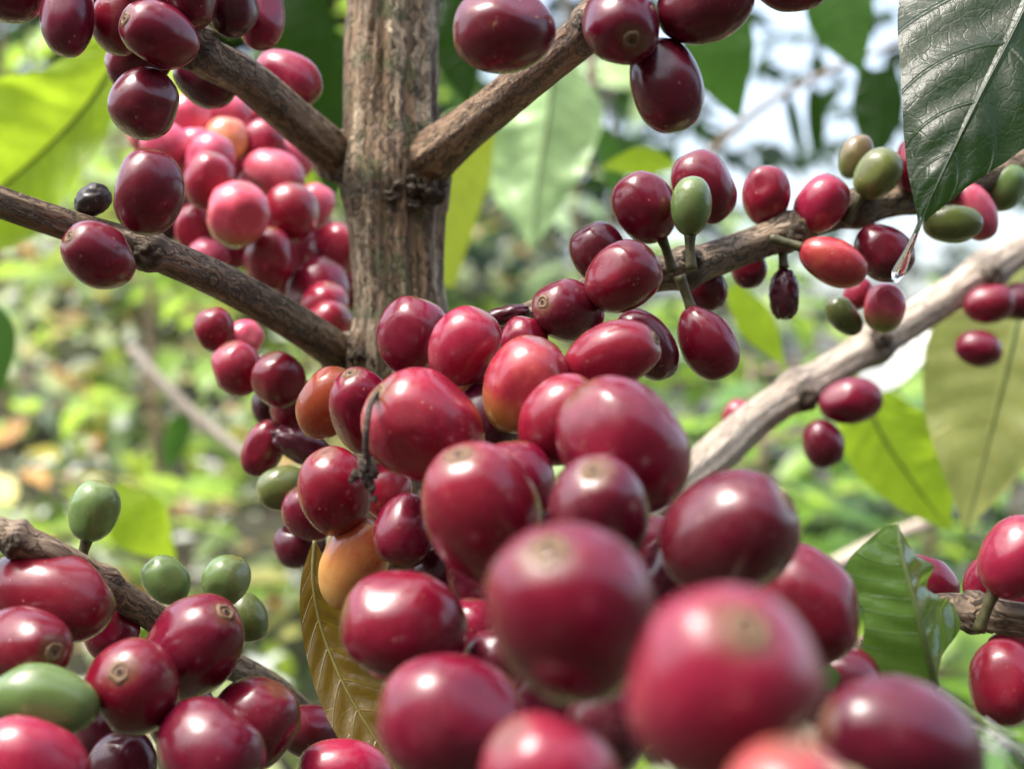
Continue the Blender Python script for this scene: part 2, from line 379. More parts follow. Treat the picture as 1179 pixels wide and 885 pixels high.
branch(tree, [(448, 930, .43, 34), (330, 803, .36, 34), (250, 757, .32, 38), (150, 692, .275, 40), (60, 638, .25, 42), (-20, 607, .24, 42), (-120, 575, .23, 40)], M_TWIG, 71, [(118, 674), (228, 742), (20, 620, .5)])
side = empty('coffee_branch', at(1500, 745, .23), 'olive brown fruiting twig behind the bent leaf, bearing cherries at one knot', 'branch')
branch(side, [(925, 790, .27, 34), (990, 752, .275, 36), (1070, 706, .28, 44), (1130, 706, .265, 46), (1200, 716, .25, 46), (1500, 745, .23, 46)], M_TWIG, 83, [(1122, 700, .75), (985, 752, .5)])

trunk = [o for o in tree.children if o.name.startswith('trunk')][0]
for k, (px, py, r_px) in enumerate([(468, 214, 13), (486, 222, 11), (500, 212, 9), (450, 226, 9), (498, 228, 10), (404, 204, 10), (413, 222, 8), (474, 236, 8), (420, 408, 11), (436, 414, 9), (412, 396, 8), (486, 168, 7)]):
    dx = (px-455)/55; dep = TD-r0*1.05*math.sqrt(max(.05, 1-dx*dx))
    kn = lump(tree, at(px, py, dep), r_px/F*dep, k*5.1+2, M_NODE, 'knot', .7, 18, (1.15, .6, .8)); kn.parent = trunk

# ------------------------------------------------------------------ cherries
CH = []
def C(cx, cy, a, b_, ang, tilt, d, pal, label, fl=''):
    CH.append(dict(x=cx, y=cy, a=a, b=b_, ang=ang, t=tilt, d=d, pal=pal, label=label, fl=fl, group=GRP))
GRP = 'coffee cherries on the upper branch at the top corner'
C(14, -18, 92, 80, 90, 0, .300, 'maroon', 'maroon cherry cut off by the top corner of the photo')
C(78, 18, 100, 62, 268, 10, .298, 'maroon', 'long maroon cherry hanging upright beside the lime leaf, second from the corner')
C(108, -2, 50, 44, 90, 0, .335, 'plum', 'small dark cherry squeezed behind the long hanging maroon one')
C(146, 18, 98, 74, 250, 15, .312, 'crimson', 'red cherry with pink sheen half hidden behind the one with a tan scar', '')
C(184, 41, 86, 73, 160, 42, .284, 'crimson', 'glossy red cherry with a small tan scar at the end of the upper branch', 'c')
C(160, 72, 78, 66, 200, 10, .318, 'maroon', 'dark cherry wedged between the scarred red one and the round maroon one')
C(167, 119, 84, 80, 240, 20, .290, 'maroon', 'round dark maroon cherry hanging above the pale pink bunch')
C(236, 92, 76, 62, 330, 0, .345, 'plum', 'dark plum cherry in shade underneath the upper branch')
C(218, -6, 84, 68, 100, 10, .300, 'maroon', 'maroon cherry above the upper branch knot, cut by the top edge')
C(268, 6, 76, 62, 95, 0, .320, 'plum', 'dark cherry behind the upper branch between maroon and pinkish neighbours')
C(300, 16, 88, 58, 272, 12, .326, 'crimson', 'oval pinkish red cherry standing above the upper branch')
C(333, 90, 84, 62, 325, 12, .395, 'bright', 'lone pinkish red cherry behind the upper branch close to the trunk')
GRP = 'cherries on the thick middle branch'
C(171, 222, 102, 83, 80, 8, .272, 'maroon', 'large upright maroon cherry standing on the thick middle branch', '')
C(114, 294, 83, 75, 141, 48, .268, 'crimson', 'red cherry with a tan dot hanging under the middle branch', 'c')
C(107, 231, 46, 39, 30, 10, .284, 'black', 'shrivelled black cherry on the middle branch beside the upright maroon one', 'w')
GRP = 'blurred pink cherries in the bunch behind the middle branch'
C(217, 136, 50, 46, 100, 10, .405, 'pink', 'pink cherry topmost in the blurred bunch, below the round maroon cherry')
C(258, 136, 58, 46, 20, 10, .408, 'pink', 'pinkish red cherry at the top of the blurred bunch beside the green leaf edge')
C(260, 163, 50, 46, 80, 10, .400, 'pinkpeach', 'peach yellow cherry near the top of the blurred pink bunch')
C(302, 167, 52, 46, 60, 10, .400, 'bright', 'pink cherry against the lime leaf edge, next to the peach one')
C(192, 170, 54, 48, 120, 10, .398, 'pink', 'pink cherry just above the upright maroon cherry')
C(226, 172, 46, 42, 90, 10, .398, 'pink', 'pale pink cherry between two pink ones on a level with the peach cherry')
C(241, 184, 58, 48, 60, 12, .388, 'pink', 'pink cherry resting on top of a redder one, under the peach cherry')
C(241, 209, 60, 51, 70, 20, .375, 'bright', 'rosy cherry with a dusky face below the peach cherry')
C(316, 200, 68, 49, 330, 15, .388, 'pink', 'oblong pinkish red cherry lying slantwise along the lime leaf edge')
C(294, 217, 46, 40, 40, 10, .392, 'pink', 'small pale pink cherry tucked behind the salmon round one')
C(274, 247, 68, 65, 70, 25, .360, 'pinkgreen', 'big round salmon pink cherry with yellowish underside in the blurred bunch')
C(335, 246, 64, 58, 70, 20, .378, 'bright', 'pink and red cherry midway down the blurred bunch near the trunk')
C(361, 237, 48, 42, 60, 0, .398, 'pink', 'small pink cherry at the bunch edge nearest the trunk')
C(310, 299, 68, 54, 85, 25, .366, 'crimson', 'dusky red cherry with a pale rim just above the middle branch')
C(383, 291, 66, 54, 45, 15, .385, 'bright', 'red cherry with a white rim partly behind the trunk')
C(240, 300, 48, 44, 80, 10, .390, 'pink', 'pink cherry peeping over the middle branch below a dark gap')
C(365, 336, 72, 60, 60, 20, .382, 'bright', 'broad pink cherry beside the trunk with a smaller red one before it')
C(374, 354, 54, 50, 70, 20, .366, 'bright', 'small red cherry set in front of the broad pink one by the trunk')
C(374, 376, 60, 46, 40, 15, .362, 'bright', 'red cherry lowest above the middle branch in the corner with the trunk')
C(226, 262, 52, 46, 80, 0, .415, 'bright', 'dark red cherry in the shaded middle of the pink bunch')
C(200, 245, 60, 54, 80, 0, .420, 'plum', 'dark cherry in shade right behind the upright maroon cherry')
C(272, 288, 40, 36, 80, 0, .420, 'bright', 'tiny shaded red cherry beside the dusky one above the branch')
C(345, 288, 48, 42, 80, 0, .405, 'pink', 'pink cherry in the gap between dusky and white rimmed cherries')
C(330, 182, 58, 52, 0, 10, .425, 'pink', 'pink cherry high along the lime edge behind the oblong one')
C(285, 196, 56, 50, 47, 10, .425, 'bright', 'pink cherry wedged under the peach one and above the small pale one')
C(322, 222, 56, 52, 94, 10, .425, 'bright', 'red pink cherry showing under the oblong one')
C(212, 202, 60, 54, 141, 10, .425, 'pink', 'pink cherry right next to the top of the upright maroon one')
C(255, 228, 56, 52, 8, 10, .425, 'bright', 'rosy cherry squeezed above the big salmon pink one')
C(305, 262, 56, 50, 55, 10, .425, 'pink', 'pink cherry squeezed between the salmon one and the dusky one')
C(355, 268, 60, 54, 102, 10, .425, 'bright', 'pink cherry above the white rimmed one near the trunk')
C(330, 312, 60, 54, 149, 10, .425, 'bright', 'red pink cherry just past the dusky one above the branch')
C(395, 330, 60, 54, 16, 10, .425, 'bright', 'red pink cherry mostly behind the trunk edge')
C(345, 352, 58, 52, 63, 10, .425, 'pink', 'pink cherry low in the bunch touching the middle branch')
C(232, 232, 58, 52, 110, 10, .425, 'bright', 'shaded rosy cherry between the maroon upright and salmon cherries')
C(258, 272, 52, 48, 157, 10, .425, 'pink', 'pink cherry low behind the salmon one over a dark gap')
C(300, 140, 54, 50, 24, 10, .425, 'bright', 'pink cherry highest along the lime leaf edge')
C(175, 150, 56, 52, 71, 10, .425, 'pink', 'pink cherry at the outer top of the bunch under the round maroon one')
GRP = 'cherries trailing below the middle branch'
C(247, 380, 52, 48, 100, 20, .372, 'crimson', 'red cherry highest of the trail below the middle branch')
C(279, 392, 54, 44, 40, 0, .382, 'pink', 'pink cherry half covered, second down the trail below the branch')
C(273, 425, 65, 61, 110, 25, .352, 'bright', 'bright crimson round cherry at the outer edge of the trail below the branch')
C(321, 438, 66, 62, 100, 25, .345, 'crimson', 'dark red round cherry with pale top beside the bright crimson one')
C(312, 468, 52, 44, 90, 0, .375, 'plum', 'dark cherry in shade underneath the dark red round one')
C(338, 466, 66, 56, 70, 10, .348, 'bright', 'pinkish red cherry pressed against the brown orange cherry')
C(304, 516, 70, 48, 60, 5, .345, 'crimson', 'slanting red cherry beside the plum coloured withered one', '')
C(350, 514, 84, 44, 335, -5, .330, 'plum', 'shrivelled dark plum cherry lying above the green one', 'w')
C(326, 561, 62, 53, 190, 10, .325, 'olive', 'single green cherry on the edge of the red cluster')
C(356, 590, 68, 62, 120, 10, .318, 'crimson', 'red cherry mostly hidden behind the scuffed maroon one')
C(345, 626, 62, 57, 200, 10, .325, 'maroon', 'maroon cherry lowest in the trail, above the brown leaf tip')
GRP = 'cherries of the big front cluster'
C(377, 464, 90, 70, 65, 15, .305, 'orange', 'brownish orange cherry on the cluster edge')
C(418, 474, 104, 78, 105, 32, .288, 'crimson', 'red cherry with a clear ringed scar between the orange one and a big red one', 'c')
C(489, 492, 150, 130, 143, 28, .232, 'redorange', 'big red cherry with a dried flower hanging from its scar', 'c')
C(475, 387, 92, 86, 75, 5, .288, 'crimson', 'red cherry topmost of the front cluster against the trunk', '')
C(533, 399, 100, 82, 60, 15, .270, 'bright', 'streaky pinkish red cherry second along the cluster top', '')
C(548, 432, 64, 58, 60, 10, .272, 'ripening', 'small red and yellow cherry peeping between larger ones at the cluster top')
C(606, 445, 122, 102, 70, 12, .240, 'ripening', 'pinkish cherry fading to yellow at its base near the cluster top')
C(602, 396, 66, 58, 80, 0, .290, 'crimson', 'red cherry only its crown showing behind the yellow based one')
C(703, 411, 116, 82, 22, 22, .250, 'bright', 'pinkish red cherry with an open brown ring at the cluster shoulder', 'c')
C(647, 483, 112, 98, 50, 10, .226, 'bright', 'bright red cherry tucked behind the largest dusky one')
C(718, 514, 172, 148, 130, 15, .186, 'crimson', 'large dusky red cherry on the cluster shoulder, wider than its neighbours', '')
C(386, 566, 104, 86, 100, 28, .272, 'crimson', 'scuffed maroon cherry with star shaped scar beside the dried flower', '')
C(446, 566, 70, 58, 90, 0, .290, 'bright', 'small red cherry in the gap behind the dried flower')
C(407, 647, 114, 78, 68, 10, .272, 'peach', 'peach yellow unripe cherry in the big cluster')
C(467, 611, 86, 72, 255, 18, .250, 'crimson', 'purplish red cherry between the peach one and a big red one', 'c')
C(555, 592, 172, 138, 110, 32, .184, 'redorange', 'big red cherry with orange base and pale scar in the cluster middle', 'c')
C(590, 562, 112, 100, 90, 0, .215, 'crimson', 'red cherry just showing over the orange based one')
C(690, 592, 138, 120, 100, 42, .178, 'maroon', 'maroon cherry with pale scar above the largest round red one', 'c')
C(466, 719, 148, 132, 170, 15, .195, 'crimson', 'very glossy bright red cherry under the peach one', '')
C(545, 727, 80, 72, 90, 0, .225, 'bright', 'small bright red cherry in a gap under the orange based one')
C(657, 706, 218, 198, 108, 40, .135, 'crimson', 'large round red cherry with pale scar in the lower cluster middle', 'c')
C(519, 828, 176, 156, 170, 10, .165, 'crimson', 'dark red blurred cherry under the glossy bright red one', '')
C(840, 615, 164, 146, 32, 22, .170, 'maroon', 'big maroon cherry on the cluster side facing the pale branch', 'c')
C(926, 696, 148, 122, 305, 10, .190, 'crimson', 'red cherry at the cluster edge beside the bent leaf', '')
C(831, 790, 240, 226, 80, 48, .116, 'bright', 'biggest and most blurred red cherry at the front of the cluster', 'c')
C(640, 908, 190, 156, 130, 20, .132, 'bright', 'blurred red cherry cut by the bottom edge under the large round one', '')
C(1036, 856, 196, 152, 160, 10, .142, 'maroon', 'blurred maroon cherry directly below the bent leaf', '')
C(905, 942, 180, 158, 90, 10, .104, 'salmon', 'salmon cherry, only its top showing at the bottom edge')
C(788, 668, 120, 108, 90, 0, .205, 'plum', 'shaded dark cherry deep in the gap below the big maroon one')  # fillers for dark gaps from here: plum skins stand for the shade
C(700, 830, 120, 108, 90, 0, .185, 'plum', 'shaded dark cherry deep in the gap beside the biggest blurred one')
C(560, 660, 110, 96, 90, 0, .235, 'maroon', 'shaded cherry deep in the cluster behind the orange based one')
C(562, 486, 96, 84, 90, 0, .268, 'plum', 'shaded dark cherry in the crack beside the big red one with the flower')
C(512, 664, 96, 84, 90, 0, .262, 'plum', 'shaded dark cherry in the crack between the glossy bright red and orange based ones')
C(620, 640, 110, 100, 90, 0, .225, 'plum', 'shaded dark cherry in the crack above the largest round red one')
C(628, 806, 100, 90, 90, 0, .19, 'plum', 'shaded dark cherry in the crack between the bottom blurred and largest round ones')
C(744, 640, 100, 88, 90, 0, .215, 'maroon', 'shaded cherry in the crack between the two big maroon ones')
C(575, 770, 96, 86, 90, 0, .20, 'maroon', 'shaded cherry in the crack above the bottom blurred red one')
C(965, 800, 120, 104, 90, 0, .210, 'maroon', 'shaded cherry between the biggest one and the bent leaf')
GRP = 'cherries on the slender branch beyond the trunk'
C(742, 239, 86, 73, 120, 5, .318, 'crimson', 'red cherry first along the slender branch, beside the small green one', 's')
C(811, 215, 90, 70, 120, 5, .338, 'crimson', 'red cherry behind the small upright green one')
C(796, 237, 70, 50, 88, 5, .305, 'green', 'small upright green cherry between two red ones on the slender branch', 's')
C(882, 225, 70, 55, 88, 10, .362, 'bright', 'pinkish upright cherry standing alone on the slender branch', 's')
C(945, 235, 74, 60, 55, 10, .362, 'bright', 'tilted pinkish red cherry next to the plain upright one', 's')
C(689, 291, 74, 66, 110, 5, .318, 'maroon', 'maroon cherry behind the glossy oval one near the cluster top')
C(717, 319, 92, 79, 30, 12, .286, 'crimson', 'glossy oval dark red cherry above the cluster shoulder')
C(655, 358, 86, 74, 165, 48, .292, 'maroon', 'dark maroon cherry with a tiny dark scar above the cluster', 'c')
C(745, 397, 94, 62, 305, 5, .308, 'maroon', 'maroon oblong cherry behind the ringed pinkish one')
C(815, 395, 92, 66, 295, 5, .312, 'crimson', 'glossy crimson oval cherry hanging freely over bright leaves', 's')
C(812, 330, 60, 50, 290, 0, .360, 'maroon', 'dark red cherry half hidden beneath the slender branch')
C(862, 308, 50, 42, 280, 0, .378, 'maroon', 'small dark red cherry beneath the slender branch by the hanging plum one')
C(903, 339, 64, 39, 270, 5, .358, 'plum', 'withered plum cherry hanging alone on a thin stalk', 'sw')
C(960, 301, 82, 55, 335, 8, .342, 'salmon', 'salmon red oblong cherry with pale stalk end under the slender branch', 's')
C(1017, 291, 74, 64, 320, 8, .362, 'maroon', 'purplish cherry behind the hanging water drop')
C(1010, 200, 64, 52, 55, 10, .360, 'olive', 'olive green cherry beside the dark leaf edge', 's')
C(985, 180, 54, 37, 65, 0, .385, 'olivebrown', 'small green cherry with a brown top, behind the olive one')
C(1056, 190, 66, 54, 80, 0, .372, 'crimson', 'red cherry partly covered by the edge of the dark leaf')
C(1018, 354, 58, 50, 85, 0, .385, 'pinkgreen', 'pink cherry with greenish base directly under the water drop')
C(972, 364, 52, 36, 130, 0, .390, 'olive', 'small oblong green cherry beside the pink one with greenish base')
C(988, 338, 40, 34, 60, 0, .405, 'bright', 'tiny red cherry peeping over the small oblong green one')
C(1097, 257, 68, 47, 0, 5, .372, 'olive', 'green cherry lying level beneath the dark leaf')
C(1121, 243, 74, 48, 300, 0, .392, 'pink', 'pink cherry behind the level green one under the dark leaf')
C(1156, 215, 58, 52, 60, 0, .402, 'green', 'pale green cherry touching the notch of the dark leaf')
C(1168, 160, 62, 50, 80, 0, .42, 'green', 'light green cherry behind the dark leaf near the photo edge')
GRP = 'blurred cherries on the pale branch'
C(1139, 350, 60, 48, 10, 0, 0.555, 'crimson', 'blurred red cherry on the pale branch near the photo edge')
C(1171, 348, 52, 46, 10, 0, 0.570, 'maroon', 'blurred dark cherry cut by the photo edge beside a red one')
C(1127, 401, 54, 44, 350, 0, 0.552, 'crimson', 'small blurred red cherry hanging below the pale branch over the olive leaf')
C(980, 461, 72, 54, 10, 5, 0.510, 'crimson', 'oval red cherry sticking out from the pale branch')
C(948, 511, 58, 50, 290, 5, 0.512, 'maroon', 'small dark red cherry hanging below the oval one on the pale branch')
C(853, 480, 44, 40, 150, 0, 0.560, 'bright', 'small pinkish cherry on the upper side of the pale branch')
C(583, 363, 60, 24, 12, 0, .315, 'plum', 'thin shrivelled dark cherry above the cluster beside the maroon one', 'w')
GRP = 'cherries at the knot behind the bent leaf'
C(1071, 668, 72, 56, 315, 5, .295, 'crimson', 'pinkish red cherry showing just behind the bent leaf')
C(1170, 641, 102, 80, 60, 5, .240, 'bright', 'large bright red cherry at the photo edge above the olive twig', 's')
C(1133, 668, 58, 46, 60, 0, .272, 'bright', 'pale rimmed small cherry behind the large bright red one')
C(1165, 694, 60, 46, 20, 0, .270, 'crimson', 'red cherry wedged between the large bright one and the twig')
C(1156, 785, 102, 84, 260, 8, .236, 'crimson', 'dark red cherry hanging under the olive twig')
C(1168, 745, 60, 50, 0, 0, .265, 'pink', 'pink cherry in shade just under the olive twig')
GRP = 'cherries of the corner bunch at the lower twig'
C(58, 685, 158, 110, 345, 14, .205, 'crimson', 'long glossy red cherry on top of the corner bunch', '')
C(24, 744, 136, 96, 4, 42, .190, 'crimson', 'red cherry with grey scar just above the big green one', 'c')
C(50, 806, 128, 86, 168, 5, .175, 'green', 'big smooth green cherry lying in the corner bunch')
C(154, 791, 114, 108, 92, 62, .195, 'crimson', 'red cherry facing the viewer with a large coiled scar', 'c')
C(222, 745, 138, 108, 46, 24, .200, 'crimson', 'egg shaped red cherry with ringed scar at its raised end', 'c')
C(128, 726, 74, 66, 90, 0, .235, 'crimson', 'red cherry showing only a sliver behind the coiled scar one')
C(242, 862, 128, 116, 320, 30, .184, 'maroon', 'dark shiny maroon cherry at the bottom of the corner bunch', 'c')
C(292, 834, 116, 104, 60, 10, .207, 'crimson', 'red cherry with pale outline behind the dark shiny maroon one', '')
C(360, 842, 78, 62, 160, 45, .250, 'maroon', 'small purplish cherry with a dimpled scar at the end of the corner bunch', 'c')
C(398, 892, 114, 86, 170, 10, .212, 'bright', 'bright red cherry at the bottom edge below the brown leaf', '')
C(38, 880, 136, 106, 150, 10, .165, 'bright', 'pinkish red cherry at the bottom corner under the green one', '')
C(208, 822, 92, 82, 90, 0, .232, 'plum', 'shaded dark cherry in the crack between the coiled scar and dark shiny maroon ones')  # gap fillers again, the shade put into their plum skin colour
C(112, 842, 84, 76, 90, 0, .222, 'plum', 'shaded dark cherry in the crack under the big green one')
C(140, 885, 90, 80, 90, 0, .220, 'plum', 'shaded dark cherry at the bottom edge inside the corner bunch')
GRP = 'green cherries on the lower twig'
C(108, 588, 74, 59, 75, 5, .300, 'green', 'green cherry standing alone above the lower twig', 's')
C(191, 667, 62, 53, 130, 5, .305, 'green', 'green cherry nearer the lone one, of the three in a row', 's')
C(260, 668, 62, 57, 70, 5, .300, 'green', 'green cherry in the middle of the three, above the ringed scar', 's')
C(285, 711, 58, 48, 290, 0, .330, 'olive', 'darker green cherry lowest of the three behind the egg shaped red one')
GRP = 'cherries hanging from the reddish branch at the top'
C(580, 36, 120, 102, 180, 5, .226, 'maroon', 'large dark red cherry lying on the reddish branch near the trunk', '')
C(714, 29, 96, 90, 290, 55, .238, 'maroon', 'maroon cherry with a dark tiny scar at the reddish branch end', 'c')
C(767, 98, 112, 86, 285, 5, .252, 'maroon', 'dark red oval cherry hanging lowest at the reddish branch end')
C(812, 4, 116, 90, 20, 5, .243, 'maroon', 'dark red cherry beside the tiny scarred one, cut by the top edge')
C(912, -14, 84, 56, 0, 0, .262, 'maroon', 'dark cherry at the top edge farthest out from the reddish branch')

for c_ in CH:                     # keep neighbours from cutting into each other: move along the line of sight only
    c_['d'] = .25+(c_['d']-.2)*.8 if 'corner bunch' in c_['group'] else D(c_['d']+(.11 if 'bunch behind' in c_['group'] else .04 if 'trailing' in c_['group'] else 0))
    if 'bunch behind' in c_['group']: c_['a'] *= 1.13; c_['b'] *= 1.16
    c_['d0'] = c_['d']
for it in range(60):
    for i in range(len(CH)):
        A = CH[i]
        for j in range(i+1, len(CH)):
            B = CH[j]
            if abs(A['d']-B['d']) > .06: continue
            pa = at(A['x'], A['y'], A['d']); pb = at(B['x'], B['y'], B['d'])
            ra = (A['a']+A['b'])/4/F*A['d']; rb = (B['a']+B['b'])/4/F*B['d']
            need = .93*(ra+rb); lat = math.hypot(pa.x-pb.x, pa.z-pb.z)
            if lat >= need: continue
            dz = math.sqrt(need*need-lat*lat); cur = abs(pa.y-pb.y)
            if cur < dz:
                mv = (dz-cur)*.35; sg = 1 if A['d0'] > B['d0'] else -1
                A['d'] += sg*mv*.5; B['d'] -= sg*mv*.5

def cherry_mesh(L, W, seed, wither=0.):
    V, Fc = [], []; n, m = 30, 44
    rr = random.Random(int(seed*1000)); flats = [Vector((rr.gauss(0, 1), rr.gauss(0, 1), rr.gauss(0, .35))).normalized() for q in range(3)]
    for i in range(n+1):
        th = math.pi*i/n
        for j in range(m):
            ph = 2*math.pi*j/m
            st, ct = math.sin(th), math.cos(th)
            r = abs(st)**.94*(1+.045*ct)
            z = math.copysign(abs(ct)**1.02, ct)
            if ct > .9: z -= (ct-.9)*.55*.55
            d = Vector((r*math.cos(ph), r*math.sin(ph)*.965, z))
            k = 1+.06*noise.noise(d*1.0+Vector((seed*3.1, 0, 0)))+.006*noise.noise(d*4+Vector((0, seed, 0)))
            k -= .010*math.exp(-(math.sin(ph)/.16)**2)*st          # shallow seam
            if wither: k -= wither*(.5*abs(noise.noise(d*2.6+Vector((seed, 0, 0))))+.12*abs(noise.noise(Vector((d.x*7, d.y*7, d.z*2))+Vector((seed, 1, 0)))))
            for fl in flats:                                       # sides pressed flat by the neighbours
                ex = d.normalized().dot(fl)-.86
                if ex > 0: k -= ex*.55
            V.append(Vector((d.x*W/2*k, d.y*W/2*k, d.z*L/2*k)))
    for i in range(n):
        for j in range(m):
            a = i*m+j; b_ = i*m+(j+1) % m
            if i == 0: Fc.append((a, a+m, b_+m))
            elif i == n-1: Fc.append((a, a+m, b_))
            else: Fc.append((a, a+m, b_+m, b_))
    return V, Fc
def lathe(prof, m=28, seed=0, amp=.0):
    V, Fc = [], []
    for r, z in prof:
        for j in range(m):
            ph = 2*math.pi*j/m; k = 1+amp*noise.noise((math.cos(ph)*1.5+seed, math.sin(ph)*1.5, z*900))
            V.append(Vector((r*k*math.cos(ph), r*k*math.sin(ph), z+amp*.12*r*noise.noise((math.cos(ph)*3, math.sin(ph)*3+seed, r*2000)))))
    for i in range(len(prof)-1):
        for j in range(m): Fc.append((i*m+j, i*m+(j+1) % m, (i+1)*m+(j+1) % m, (i+1)*m+j))
    return V, Fc
for i, c_ in enumerate(CH):
    d = c_['d']; t = R(c_['t']); ang = R(c_['ang'])
    W = c_['b']/F*d
    ct2 = math.cos(t)**2; app = c_['a']/F*d
    L = math.sqrt(max(W*W*1.0, W*W+(app*app-W*W)/max(ct2, .3))); L = min(max(L, W*1.02), W*(2.6 if 'w' in c_['fl'] else 1.6))
    axis = Vector((math.cos(t)*math.cos(ang), -math.sin(t), math.cos(t)*math.sin(ang)))
    V, Fc = cherry_mesh(L, W, i*1.37+.5, .4 if 'w' in c_['fl'] else 0.)
    o = mesh_obj('coffee_cherry', V, Fc, MC[c_['pal']])
    q = axis.to_track_quat('Z', 'Y'); o.rotation_mode = 'QUATERNION'
    q = q @ Matrix.Rotation(rnd.uniform(0, 6.28), 3, 'Z').to_quaternion()
    o.location = at(c_['x'], c_['y'], d); o.rotation_quaternion = q
    tag(o, c_['label'], 'coffee cherry', c_['group'])
    if 'c' in c_['fl']:
        s = W/2*.185; zt = max(v.z for v in V)
        V2, F2 = lathe([(s*1.35, zt-s*.30), (s*1.22, zt-s*.08), (s*1.05, zt+s*.02), (s*.9, zt+s*.12), (s*.76, zt+s*.10), (s*.66, zt-s*.02), (s*.5, zt-s*.06), (s*.42, zt+s*.05), (s*.3, zt+s*.04)], 28, i, .22)
        sc = mesh_obj('scar', V2, F2, M_CALYX, o)
        V3, F3 = lathe([(s*.36, zt-s*.03), (s*.24, zt+s*.12), (s*.12, zt+s*.08), (s*.10, zt-s*.05), (.0, zt-s*.06)], 20, i, .2)
        mesh_obj('scar_pit', V3, F3, M_PIT, sc)
    if 's' in c_['fl']:
        p = [Vector((0, 0, -L/2*.96)), Vector((W*.03, 0, -L/2-.0025)), Vector((W*.10, W*.03, -L/2-.007))]
        pp = [Vector(x) for x in spline(p, 10)]
        V4, F4, G4, D4 = tube_data(pp, [.0013*(1-.2*math.sin(k/9*3.14)) for k in range(10)], 10)
        mesh_obj('stalk', V4, F4, M_STEM, o)

# ------------------------------------------------------------------ leaves
def leaf(mid, wl, wr, mat, label, roll=0., fold=(0, 0), curl=0., wave=.0, group=None, petiole=None, n=60, m=14, quilt=.02, nv=9., name='coffee_leaf', cat='leaf', rib=None, roll_end=None, ribmat=None):
    """mid: (px, py, depth) from base to tip; wl / wr: half widths in photo pixels along it; fold turns each half about the midrib."""
    P = spline([(p[0], p[1], D(p[2])) for p in mid], n); P3 = [at(*p) for p in P]; o0 = P3[0].copy()
    Wl = [max(x[0], 0) for x in spline([(q,) for q in wl], n)]; Wr = [max(x[0], 0) for x in spline([(q,) for q in wr], n)]
    V, Fc, U = [], [], []
    for i in range(n):
        T = (P3[min(i+1, n-1)]-P3[max(i-1, 0)]).normalized(); u = i/(n-1)
        view = P3[i]-co.location; view.normalize()
        side = T.cross(view).normalized(); nrm = side.cross(T).normalized()   # side: to one hand, nrm: towards the viewer
        if nrm.dot(view) > 0: nrm = -nrm
        rl = R(roll + ((roll_end-roll)*u if roll_end is not None else 0))
        for k in range(-m, m+1):
            s = k/m; wd = (Wr[i] if s > 0 else Wl[i])/F*P[i][2]
            a = rl*(1 if s >= 0 else -1) if False else 0
            f = R(fold[1] if s > 0 else fold[0])
            sd = side*math.cos(f)+nrm*math.sin(f) if s > 0 else -side*math.cos(f)+nrm*math.sin(f)
            nn = nrm*math.cos(f)-side*math.sin(f) if s > 0 else nrm*math.cos(f)+side*math.sin(f)
            x = abs(s)*wd
            h = curl*wd*s*s + wave*wd*abs(s)**1.5*noise.noise((u*5.5, s*1.3, o0.x*50)) \
                + quilt*wd*math.sin(2*math.pi*(u*nv-abs(s)**1.3*1.1))*min(1, abs(s)*4)*(1-abs(s)*.5)
            v = P3[i]+sd*x+nn*h
            if rl: v = P3[i]+Matrix.Rotation(rl, 3, T) @ (v-P3[i])
            V.append(v-o0); U.append((u, s, 0))
    w_ = 2*m+1
    for i in range(n-1):
        for k in range(w_-1): Fc.append((i*w_+k, i*w_+k+1, (i+1)*w_+k+1, (i+1)*w_+k))
    o = mesh_obj(name, V, Fc, mat, None, True, {'leafuv': ('FLOAT_VECTOR', U)}, o0)
    tag(o, label, cat, group)
    if rib:
        rr = [rib*(1-.75*i/(n-1)) for i in range(n)]
        V2, F2, G2, D2 = tube_data([p-o0 for p in P3], rr, 8); mesh_obj('midrib', V2, F2, ribmat or M_RIB, o)
    if petiole:
        pp = [at(p[0], p[1], D(p[2])) for p in spline(petiole, 24)]
        V2, F2, G2, D2 = tube_data([p-o0 for p in pp], [(rib or .0009)*1.15]*24, 8); mesh_obj('petiole', V2, F2, M_RIB, o)
    return o
M_RIB = simple('leaf_rib', (.09, .13, .035), .4, .2, 400)
M_RIB3 = simple('leaf_rib_dark', (.035, .06, .018), .35, .2, 400)
M_RIB2 = simple('leaf_rib_brown', (.16, .14, .03), .35, .2, 400)
LG = 'blurred coffee leaves behind the fruit'
# dark wet leaf with the drop
leaf([(1330, -330, .30), (1250, -150, .285), (1180, 10, .272), (1125, 118, .265), (1085, 200, .262), (1063, 250, .262), (1054, 272, .262)],
     [60, 175, 150, 92, 44, 8, 0], [50, 120, 128, 84, 34, 6, 0], ML['dark'], 'large dark green wet leaf with a pointed dripping tip', fold=(-14, 10), wave=.17, quilt=.04, nv=8, rib=.0003, curl=-.12, ribmat=M_RIB3)
